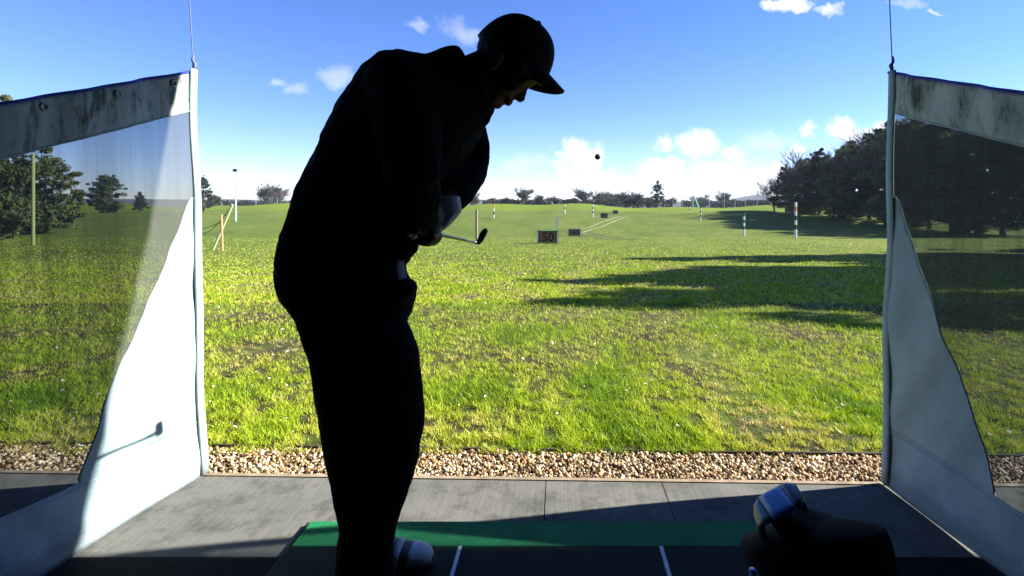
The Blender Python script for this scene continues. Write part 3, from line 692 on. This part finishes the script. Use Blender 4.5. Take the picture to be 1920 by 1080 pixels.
# blue carrying handle arching over the top, its upper face turned to the sky
secs = []
HP = [(1432,1008,.005),(1427,992,.012),(1423,976,.020),(1426,964,.026),(1436,955,.029),(1449,948,.030),(1463,941,.030),(1477,933,.030),(1488,927,.028),(1495,926,.024),(1501,936,.014),(1508,955,.008)]
L = [P(a, b, .90) for a, b, _ in HP]
for i, p in enumerate(L):
    t = (L[min(i+1, len(L)-1)] - L[max(i-1, 0)]).normalized(); b = Vector((.12, 1, .16)).normalized(); b = (b - t * b.dot(t)).normalized(); n__ = t.cross(b)
    secs.append((p, b * HP[i][2], n__ * .006))
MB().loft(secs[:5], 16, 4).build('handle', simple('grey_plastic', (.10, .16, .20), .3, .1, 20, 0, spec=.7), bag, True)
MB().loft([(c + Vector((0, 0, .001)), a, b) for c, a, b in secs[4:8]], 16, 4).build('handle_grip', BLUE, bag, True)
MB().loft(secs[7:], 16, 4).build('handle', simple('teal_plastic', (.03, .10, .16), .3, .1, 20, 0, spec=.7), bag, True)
MB().loft([(P(1520,990,.91), Vector((.070,0,-.01)), Vector((0,.07,0))), (P(1490,968,.91), Vector((.050,0,-.012)), Vector((0,.05,0))), (P(1474,955,.91), Vector((.028,0,-.012)), Vector((0,.03,0)))], 20, 2.5).build('strap_mount', BAGM, bag, True)
# blue glint low by the bag, painted as a small buckle
mb = MB(); mb.loft([(P(1412,1068,.80), Vector((.006,0,0)), Vector((0,.006,0))), (P(1416,1085,.80), Vector((.008,0,0)), Vector((0,.008,0))), (P(1418,1130,.80), Vector((.005,0,0)), Vector((0,.005,0)))], 10)
mb.build('glint_buckle', BLUE, bag, True)

# ---------------------------------------------------------------- distance signs
WOOD = simple('brown_board', (.26, .14, .06), .8, .25, 8, .2); DKB = simple('dark_board', (.045, .042, .03), .8, .3, 5, .2); PWH = simple('white_post', (.72, .72, .68), .7, .1)
GRN = simple('green_top', (.05, .12, .05), .8); INK = simple('black_paint', (.015, .012, .01), .8, .1)
def sign(pxl, pxr, pyt, pyb, text, board, label, letter, side=True, wide=.09):
    p = hit((pxl + pxr) / 2, pyb); d = p.y; k = d / F; wd = (pxr - pxl) * k; ht = (pyb - pyt) * k
    e = empty('distance_sign', p, label, 'sign', 'distance signs down the range')
    x0, x1, z0, z1 = p.x - wd / 2, p.x + wd / 2, p.z - .05, p.z + ht
    bd = MB(); bd.box(x0 + wd * .14, x1 - wd * .16, d - .02, d + .04, z0 + .12, z1 - .06); bd.build('board', board, e)
    MB().box(x0 + wd * .005, x1 - wd * .005, d + .05, d + .75, z0 + .10, z1 - .05).build('box_body', DKB if text != '50' else simple('sign_box', (.10, .06, .03)), e)
    MB().box(x0 - .01, x1 + .01, d - .10, d + .80, z1 - .04, z1 + .02).build('lid', GRN if text == '50' else DKB, e)
    for sx in (x0 + .02, x1 - .10): MB().box(sx, sx + .07, d - .09, d - .01, z0, z1 - .045).build('post', PWH, e)
    if text:
        cu = bpy.data.curves.new('number', 'FONT'); cu.body = text; cu.align_x = 'CENTER'; cu.align_y = 'CENTER'; cu.extrude = .012; cu.offset = .012
        cu.size = ht * letter; o = bpy.data.objects.new('number', cu); C.objects.link(o); cu.materials.append(INK if board is WOOD else simple('faded_paint', (.14, .13, .10)))
        dg = bpy.context.evaluated_depsgraph_get(); me = bpy.data.meshes.new_from_object(o.evaluated_get(dg)); mt_ = cu.materials[0]; bpy.data.objects.remove(o); o = bpy.data.objects.new('number', me); C.objects.link(o); me.materials.clear(); me.materials.append(mt_)
        o.rotation_euler = (R(90), 0, 0); o.location = Vector((p.x + (0 if text != '50' else .02), d - .035, (z0 + z1) / 2 + .02)) - p; o.parent = e
sign(1007, 1047, 433, 457, '50', WOOD, 'brown distance sign reading 50 with white posts, nearest of the signs', .95)
sign(1065, 1089, 430, 443, '100', WOOD, 'small brown distance sign reading 100 beside the tyre ruts', .85)
sign(1126, 1140, 400, 409, '150', DKB, 'dark distance sign, the lower of the two far ones', .8)
sign(1149, 1159, 394.5, 400.5, '200', DKB, 'tiny dark distance sign farthest up the field', .8)

# ---------------------------------------------------------------- marker posts
BLK = simple('dark_paint', (.03, .035, .03), .7, .1); ORG = simple('orange_paint', (.62, .20, .04), .7, .1); GRP = simple('green_paint', (.03, .13, .07), .7, .1)
def marker(px, pt, pb, wpx, cols, label):
    p = hit(px, pb); k = p.y / F; ht = (pb - pt) * k; r_ = wpx * k / 2; n = len(cols)
    e = empty('marker_post', p, label, 'marker post', 'striped marker posts on the field')
    for i, m_ in enumerate(cols):
        a, b = ht * (n - 1 - i) / n, ht * (n - i) / n
        MB().tube([p + Vector((0, 0, a - (.1 if i == n - 1 else 0))), p + Vector((0, 0, b))], r_, 10).build('painted_section', m_, e)
W_, B_, O_, G_ = PWH, BLK, ORG, GRP
marker(1492, 379, 447, 4.4, [W_, O_, W_, B_, W_, B_, W_, W_], 'tall marker post with orange and black bands near the right divider')
marker(1395, 400, 442, 4, [G_, W_, G_, W_, G_, W_, W_], 'marker post with dark green and white bands left of the orange one')
marker(1313.5, 387, 415, 2.6, [B_, W_, B_, W_, B_, W_, W_], 'slim black and white banded post right of the dark conifer')
marker(1294, 384, 399, 2.0, [B_, W_, B_, W_], 'faint far banded post beside the leaning net pole')
marker(926, 384, 409, 2.0, [O_, W_, B_, W_], 'thin banded post beyond the club head')
marker(1059, 384, 401, 2.0, [W_, B_, W_, W_], 'thin banded post on the bank left of the 150 sign')
marker(1112, 384, 408, 2.0, [W_, B_, W_, B_, W_, W_], 'thin banded post nearest the 150 sign')
def post(px, pt, pb, wpx, mat, label, name='timber_post'):
    p = hit(px, pb); k = p.y / F; r_ = wpx * k / 2
    o = MB().box(p.x - r_, p.x + r_, p.y - r_, p.y + r_, p.z - .1, p.z + (pb - pt) * k).build(name, mat); tag(o, label, 'post'); return o
post(893.5, 393, 455, 4, simple('bare_timber', (.42, .32, .24)), 'plain pale timber post standing behind the club head')
post(1044.5, 405, 436, 3.5, PWH, 'plain white post standing behind the 50 sign')
NP = simple('net_pole_paint', (.30, .34, .12), .7, .15)
p = hit(62, 460); k = p.y / F
tag(MB().tube([p - Vector((0,0,.2)), p + Vector((0, 0, 172 * k))], 2.7 * k, 10).build('net_pole', NP), 'tall yellowish pole seen through the left mesh window', 'pole')
# leaning timber brace on the left
p = hit(400, 470); k = p.y / F; d = p.y
br = empty('timber_brace', p, 'leaning timber brace with an upright stake and dark strut by the left divider', 'timber brace')
PT = simple('pale_green_timber', (.42, .46, .24), .8, .2)
MB().tube([P(398, 471, d), P(436, 383, d)], 2.4 * k, 8).build('leaning_pole', PT, br)
MB().tube([P(417, 471, d - .3), P(415, 402, d - .3)], 1.9 * k, 8).build('stake', simple('orange_timber', (.55, .30, .15)), br)
MB().tube([P(410, 373, d + .2), P(434, 385, d + .2)], 1.0 * k, 6).build('strut', BLK, br)
MB().tube([P(380, 430, d + .6), P(412, 418, d + .1), P(434, 385, d)], .6 * k, 6).build('wire', BLK, br)
MB().tube([P(376, 440, d + .9), P(396, 432, d + .4), P(424, 402, d + .1)], .6 * k, 6).build('wire', BLK, br)
# floodlight pole
p = hit(442, 415); k = p.y / F; d = p.y
fl = empty('floodlight_pole', p, 'tall slim pale floodlight pole beyond the timber brace', 'light pole')
MB().tube([p, p + Vector((0, 0, 97 * k))], [1.7 * k, 1.1 * k], 10).build('pole', simple('galvanised', (.55, .58, .6), .5), fl)
MB().box(p.x - 4 * k, p.x + 2 * k, p.y - .3, p.y + .2, p.z + 93 * k, p.z + 98 * k).build('lamp_head', BLK, fl)

# ---------------------------------------------------------------- trees
BARK = simple('bark', (.11, .09, .075), .9, .3, 8, .4); TWIG = simple('twigs', (.10, .085, .075), .9, .3, 3, 0); PINE = None
def leafmat(name, col):
    m = M(name); nn = m.noise(.9, 3); r_ = m.ramp(nn.outputs[0], [(.3, tuple(c * .6 for c in col)), (.7, tuple(c * 1.4 for c in col))])
    m.l(r_.outputs[0], m.b.inputs['Base Color']); m.rough(.8, .15)
    tr = m.n('ShaderNodeBsdfTranslucent'); m.l(r_.outputs[0], tr.inputs[0]); mx = m.n('ShaderNodeMixShader'); mx.inputs[0].default_value = .15
    m.l(m.b.outputs[0], mx.inputs[1]); m.l(tr.outputs[0], mx.inputs[2]); m.l(mx.outputs[0], m.out.inputs[0]); return m.m
PINE = leafmat('dark_needles', (.040, .062, .030)); IVY = leafmat('olive_leaves', (.105, .125, .045)); 
def bare_tree(name, h, spread, seed, rmin=.02, levels=5, base=.28, trunk_r=.022):
    r = random.Random(seed); T, K = MB(), MB()
    def grow(p, d, L, rad, lev):
        n = 3; pts = [p]; rr_ = [rad]
        for i in range(n):
            d = (d + Vector((r.uniform(-1, 1), r.uniform(-1, 1), r.uniform(-.3, .8))) * .16).normalized()
            p = p + d * L / n; pts.append(p); rr_.append(max(rmin * .6, rad * (1 - .45 * (i + 1) / n)))
        (T if lev == 0 else K).tube(pts, rr_, 6 if lev < 2 else 3, caps=False)
        if lev >= levels: return
        for k in range(r.choice((3, 3, 4)) + (2 if lev == 0 else 0) + (2 if lev == levels - 1 else 0)):
            j = r.randint(1, n)
            a = r.uniform(0, 2 * math.pi); s = r.uniform(.45, .95) * spread
            dd = (d + Vector((math.cos(a) * s, math.sin(a) * s, r.uniform(-.05, .35)))).normalized()
            grow(pts[j], dd, L * r.uniform(.68, .92), rr_[j] * r.uniform(.5, .7), lev + 1)
    grow(Vector((0, 0, -.3)), Vector((0, 0, 1)), h * base, h * trunk_r, 0)
    e = empty(name, (0, 0, 0)); mx_ = max(v[2] for v in K.v)
    a = T.build('trunk', BARK, e); b = K.build('crown', TWIG, e)
    return e, mx_
def clump_tree(name, h, rad, seed, mat, shape='round', n=130, leaf=.16, per=95, gap=.0):
    r = random.Random(seed); nr = np.random.default_rng(seed); T = MB()
    top = Vector((r.uniform(-.3, .3), r.uniform(-.3, .3), h * .95))
    T.tube([Vector((0, 0, -.4)), Vector((.1, 0, h * .35)), Vector((.1, .1, h * .7)), top], [h * .022, h * .017, h * .009, h * .002], 8)
    Cs = []
    for i in range(n):
        t = r.random() ** .85 if shape == 'cone' else r.random()
        if shape == 'cone':
            z = h * (.12 + .88 * t); rr_ = rad * (1 - t) ** .6 * (.35 + .75 * r.random()); size = .10 * h * (1.15 - t) * .5 + .18
        else:
            z = h * (.02 + .93 * t); rr_ = rad * math.sqrt(max(.05, 1 - (abs(t - .48) / .56) ** 2.4)) * r.random() ** .45; size = rad * .23
            if t > .8: rr_ *= .8
        a = r.uniform(0, 2 * math.pi); c = Vector((math.cos(a) * rr_, math.sin(a) * rr_, z + r.uniform(-.3, .3)))
        if r.random() < gap: continue
        if r.random() < .28: c = Vector((c.x * 1.32, c.y * 1.32, c.z + .05 * h)); size *= .55
        Cs.append((c, size * r.uniform(.5, 1.25)))
        T.tube([Vector((.08, .05, max(.4, z - rr_ * .35))), c], [h * .004, h * .0015], 4, caps=False)
    V_, Fn = [], 0; cen = np.array([c[:] for c, s in Cs]); sz = np.array([s for c, s in Cs])
    rep = np.repeat(np.arange(len(Cs)), per); m_ = len(rep)
    off = nr.normal(size=(m_, 3)); off /= np.linalg.norm(off, axis=1)[:, None]; off *= (nr.random((m_, 1)) ** .4) * sz[rep][:, None] * np.array([1.15, 1.15, .7])
    c = cen[rep] + off; u = nr.normal(size=(m_, 3)); u /= np.linalg.norm(u, axis=1)[:, None]; v2 = nr.normal(size=(m_, 3)); v2 = np.cross(u, v2); v2 /= np.linalg.norm(v2, axis=1)[:, None]
    s = leaf * (.5 + nr.random((m_, 1))); co_ = np.stack([c - u * s, c - v2 * s * .5, c + u * s, c + v2 * s * .5], 1)
    me = bpy.data.meshes.new('crown'); me.vertices.add(m_ * 4); me.vertices.foreach_set('co', co_.ravel()); me.loops.add(m_ * 4); me.loops.foreach_set('vertex_index', np.arange(m_ * 4))
    me.polygons.add(m_); me.polygons.foreach_set('loop_start', np.arange(0, m_ * 4, 4)); me.update(calc_edges=True)
    e = empty(name, (0, 0, 0)); T.build('trunk', BARK, e); link('crown', me, mat, e); return e, h
used = set()
def put(proto, px, ptop, d, label, group, cat='tree', rot=None, widen=1.0, x=None, z=None):
    e, h = proto
    o = e if id(e) not in used else copy_tree(e)
    used.add(id(e))
    X_ = (px - CX) / F * d if x is None else x; z = ground(X_, d) if z is None else z
    topz = H + (CY - ptop) / F * d; s = (topz - z) / h
    o.location = (X_, d, z); o.scale = (s * widen, s * widen, s); o.rotation_euler = (0, 0, random.uniform(0, 6.3) if rot is None else rot)
    tag(o, label, cat, group); return o
bare = [bare_tree('bare_tree', 10, .55, 10 + i, .020, 6, .15, .020) for i in range(4)]
G_FAR = 'bare trees along the far ridge'
far = [(500,346,0,'left of the pair beside the golfer\'s back, bare winter tree'),(529,340,1,'right of the pair beside the golfer\'s back, taller bare winter tree'),
 (884,358,3,'faint bare tree under the golfer\'s elbow'),(945,368,2,'small bare tree, first on the ridge right of the golfer'),(982,349,0,'rounded bare tree standing highest above the club head'),(1015,362,1,'low bare tree right of the rounded one'),
 (1038,365,2,'low bushy bare tree above the 50 sign'),(1076,368,3,'slight bare tree left of the tall cluster'),(1100,349,1,'tall bare tree under the big cloud'),(1124,356,0,'bare tree at the right of the tall cluster'),
 (1150,354,3,'spreading bare tree mid way to the conifer'),(1172,356,2,'bare tree above the far dark signs'),(1196,357,1,'bare tree a little left of the conifer'),(1216,364,0,'bare tree touching the conifer on its left'),
 (1256,368,2,'low bare tree touching the conifer on its right'),(1310,362,3,'bare tree behind the leaning net pole'),(1362,356,1,'broad pale bare tree left of the distant hill'),(408,362,2,'thin bare tree beside the left floodlight pole'),(462,372,3,'low bare scrub tree right of the floodlight pole')]
for i, (px, pt, k, lab) in enumerate(far):
    put(bare[k], px, pt, random.uniform(196, 222), lab, G_FAR, widen=2.0)
# hedge below the far trees
r = random.Random(3); mb = MB(); nq = 0
HEDGE = leafmat('hedge_leaves', (.055, .055, .045))
for (a, b, pt, dens) in ((905, 1262, 374, 6500), (1278, 1460, 376, 4200), (380, 545, 377, 2200)):
    q_ = MB(); nm = 0
    for i in range(dens):
        px = r.uniform(a, b); d_ = r.uniform(197, 204); x = (px - CX) / F * d_; zt = H + (CY - pt + 6 * mnoise.noise(Vector((px * .06, 1, 0))) + 3 * mnoise.noise(Vector((px * .3, 4, 0)))) / F * d_
        z0 = ground(x, d_); z = z0 + (zt - z0) * r.random() ** .7; c = Vector((x, d_, z)); s = r.uniform(.2, .5)
        u_ = Vector((r.uniform(-1, 1), r.uniform(-1, 1), r.uniform(-1, 1))).normalized(); w_ = u_.cross(Vector((r.uniform(-1, 1), r.uniform(-1, 1), r.uniform(-1, 1)))).normalized()
        q_.add([c - u_ * s, c - w_ * s * .6, c + u_ * s, c + w_ * s * .6], [(0, 1, 2, 3)])
    tag(q_.build('hedge', HEDGE), {905: 'long brown hedge under the far bare trees', 1278: 'dark low hedge behind the net left of the wood', 380: 'thin hedge on the ridge left of the golfer'}[a], 'hedge')
q_ = MB()
for i in range(5200):
    px = r.uniform(1475, 1960); d_ = np.interp(px, [1475, 1960], [136, 84]) + r.uniform(-2, 2); x = (px - CX) / F * d_; z0 = ground(x, d_)
    c = Vector((x, d_, z0 + r.random() ** .8 * (4.2 + 1.6 * mnoise.noise(Vector((px * .03, 0, 7)))))); s = r.uniform(.25, .6)
    u_ = Vector((r.uniform(-1, 1), r.uniform(-1, 1), r.uniform(-1, 1))).normalized(); w_ = u_.cross(Vector((r.uniform(-1, 1), r.uniform(-1, 1), r.uniform(-1, 1)))).normalized()
    q_.add([c - u_ * s, c - w_ * s * .6, c + u_ * s, c + w_ * s * .6], [(0, 1, 2, 3)])
tag(q_.build('hedge', HEDGE), 'dark undergrowth behind the trunks of the wood on the right', 'hedge')
con = clump_tree('conifer', 12, 2.6, 5, PINE, 'cone', 110, .20, 60)
put(con, 1233, 341, 192, 'lone dark conifer standing above the far bare trees', None, widen=1.3)
con2 = clump_tree('conifer', 12, 3.0, 8, PINE, 'cone', 120, .20, 60)
put(con2, 382, 334, 150, 'dark conifer half hidden by the front edge of the left divider', None, widen=1.4)
ever = [clump_tree('evergreen_tree', 14, 4.6, 20 + i, PINE if i != 1 else IVY, 'cone' if i != 1 else 'round', 170, .24, 110, .05) for i in range(3)]
lace = bare_tree('ivy_tree', 12, .8, 77, .03, 5, .25, .02)
GW = 'trees of the dark wood on the right'
wood = [(1474,312,124,0,'short evergreen at the left end of the wood'),(1508,298,120,1,'olive evergreen second from the left end of the wood'),(1536,281,112,2,'dark evergreen with the first high peak of the wood'),(1572,292,116,0,'dark evergreen in the dip after the first peak'),
 (1596,266,106,1,'olive evergreen above the striped orange post'),(1630,254,100,2,'high dark evergreen left of the right divider'),(1662,240,96,0,'tallest evergreen before the right divider edge'),
 (1700,222,90,1,'olive evergreen seen through the mesh by its front edge'),(1742,232,84,2,'dark evergreen second behind the right mesh window'),(1785,222,78,0,'dark evergreen in the middle of the right mesh window'),(1832,226,72,1,'olive evergreen right of the mesh window middle'),(1880,222,66,2,'dark evergreen near the right image edge'),(1930,215,60,0,'dark evergreen cut by the right image edge')]
for px, pt, d_, k, lab in wood:
    put(ever[k], px, pt, d_, lab, GW, widen=1.08)
put(lace, 1452, 330, 128, 'lacy bare tree at the left tip of the wood', GW, widen=1.3)
put(lace, 1488, 306, 118, 'lacy bare tree mixed into the left of the wood', GW, widen=1.3)
for px, pt, d_, lab in ((1552,276,114,'lacy bare crown rising behind the first peak of the wood'), (1606,255,108,'lacy bare crown above the striped orange post'), (1646,240,102,'lacy bare crown just left of the right divider'), (1712,218,93,'lacy bare crown in the top corner of the right mesh window')):
    put(lace, px, pt, d_, lab, GW, widen=1.2)
# nearer trees outside the right of the view: they throw the long shadows across the field
for (x, y, h_, k) in ((27, 22.5, 14.5, 2), (20, 13.6, 12.0, 0), (27, 15.5, 15, 1), (34, 24, 16.5, 0), (16.5, 9.8, 9.6, 1), (13.5, 7.2, 6.1, 1)):
    e, hh = ever[k]; o = copy_tree(e); o.location = (x, y, ground(x, y)); s = h_ / hh; o.scale = (s * .95, s * .95, s); o.rotation_euler = (0, 0, x)
    tag(o, 'evergreen just outside the right of the view casting a long shadow on the field', 'tree', 'evergreens shading the near field')
# left side, seen through the left mesh window
GL = 'trees seen through the left mesh window'
for px, pt, d_, k, lab in ((-30, 262, 62, 2, 'big dark tree at the left image edge'), (40, 296, 66, 0, 'dark tree left of the yellow pole seen through the mesh'), (84, 292, 72, 1, 'olive dark tree right of the yellow pole seen through the mesh'), (262, 360, 150, 2, 'small dark bush shaped tree at the right of the left mesh window')):
    put(ever[k], px, pt, d_, lab, GL, widen=1.0)
put(ever[1], 200, 328, 150, 'rounded lone tree in the middle of the left mesh window', GL, widen=1.1)
put(ever[1], -25, 178, 46, 'leafy tree top showing over the left divider at the image corner', GL, widen=.8)

# ---------------------------------------------------------------- far net, hills
NETM = M('netting'); tp = NETM.n('ShaderNodeBsdfTransparent'); dfn = NETM.n('ShaderNodeBsdfDiffuse'); dfn.inputs[0].default_value = (.25, .32, .36, 1)
mxn = NETM.n('ShaderNodeMixShader'); mxn.inputs[0].default_value = .16; NETM.l(tp.outputs[0], mxn.inputs[1]); NETM.l(dfn.outputs[0], mxn.inputs[2]); NETM.l(mxn.outputs[0], NETM.out.inputs[0]); NETM = NETM.m
GALV = simple('net_post', (.35, .42, .38), .7)
def net(pts, d, label):
    x0 = (pts[0][0] - CX) / F * d; e = empty('safety_net', (x0, d, ground(x0, d)), label, 'net', 'safety nets at the end of the range')
    v = []; tops = []
    for px, pt in pts:
        x = (px - CX) / F * d; zb = ground(x, d) - .2; zt = H + (CY - pt) / F * d; v += [(x, d, zb), (x, d, zt)]; tops.append(Vector((x, d, zt)))
        MB().tube([Vector((x, d - .06, zb)), Vector((x, d - .06, zt))], .10, 6).build('net_post', GALV, e)
    MB().add(v, [(2*i, 2*i+2, 2*i+3, 2*i+1) for i in range(len(pts) - 1)]).build('net', NETM, e)
    MB().tube(tops, .035, 4, caps=False).build('top_wire', GALV, e)
net([(1262,369),(1280,370),(1298,368)], 192, 'low end of the far net right of the conifer')
net([(1300,367),(1330,363),(1358,361),(1378,361),(1397,362),(1420,361),(1446,360)], 190, 'long far net with thin posts in front of the distant hill')
net([(380,368),(415,366),(442,368),(480,369),(520,371),(545,372)], 188, 'faint far net left of the golfer')
p = P(1311, 388, 187); tag(MB().tube([P(1311, 391, 187), P(1301, 367, 187)], .22, 8).build('leaning_pole', simple('mint_paint', (.35, .6, .45))), 'pale green leaning pole at the corner of the far net', 'pole')
tag(MB().tube([P(1030, 388, 186), P(1034, 379, 186), P(1042, 388, 186)], .14, 6).build('net_anchor_frame', GALV), 'tiny pale A shaped frame on the ridge above the 50 sign', 'frame')
def hill(name, pts, d, mat, label):
    v = []; n = len(pts)
    for px, pt in pts:
        x = (px - CX) / F * d; z = H + (CY - pt) / F * d; v += [(x, d - 260, -12), (x, d, z), (x, d + 500, -12)]
    f = [];
    for i in range(n - 1):
        a = 3 * i; f += [(a, a+3, a+4, a+1), (a+1, a+4, a+5, a+2)]
    tag(MB().add(v, f).build(name, mat, None, True), label, kind='structure')
HM = simple('heath', (.07, .075, .07), 1, .3, .01, 0); HM2 = simple('far_woodland', (.05, .06, .05), 1, .5, .03, 0)
hill('hill', [(1180,382),(1300,380),(1350,377),(1375,373),(1392,369),(1410,366),(1422,364.5),(1436,367),(1452,368),(1500,366),(1560,370),(1700,372),(2000,376)], 1700, HM, 'blue distant hill left of the wood')
hill('far_woodland_ridge', [(-600,372),(-200,370),(100,372),(340,374),(420,373),(520,376),(700,373),(860,375),(900,374.5),(930,373.5),(960,376),(1000,377),(1100,378),(1250,379),(1400,374),(1500,376)], 1100, HM2, 'blue strip of distant woodland along the horizon')

# ---------------------------------------------------------------- haze
hz = bpy.data.materials.new('haze'); hz.use_nodes = True; hz.node_tree.nodes.clear()
pv = hz.node_tree.nodes.new('ShaderNodeVolumePrincipled'); pv.inputs['Color'].default_value = (.72, .84, 1, 1); pv.inputs['Density'].default_value = .00016
oo = hz.node_tree.nodes.new('ShaderNodeOutputMaterial'); hz.node_tree.links.new(pv.outputs[0], oo.inputs['Volume'])
tag(MB().box(-1150, 1150, -450, 3050, -14, 34).build('haze', hz), 'thin blue air between the field and the distant hills', 'haze', kind='stuff')
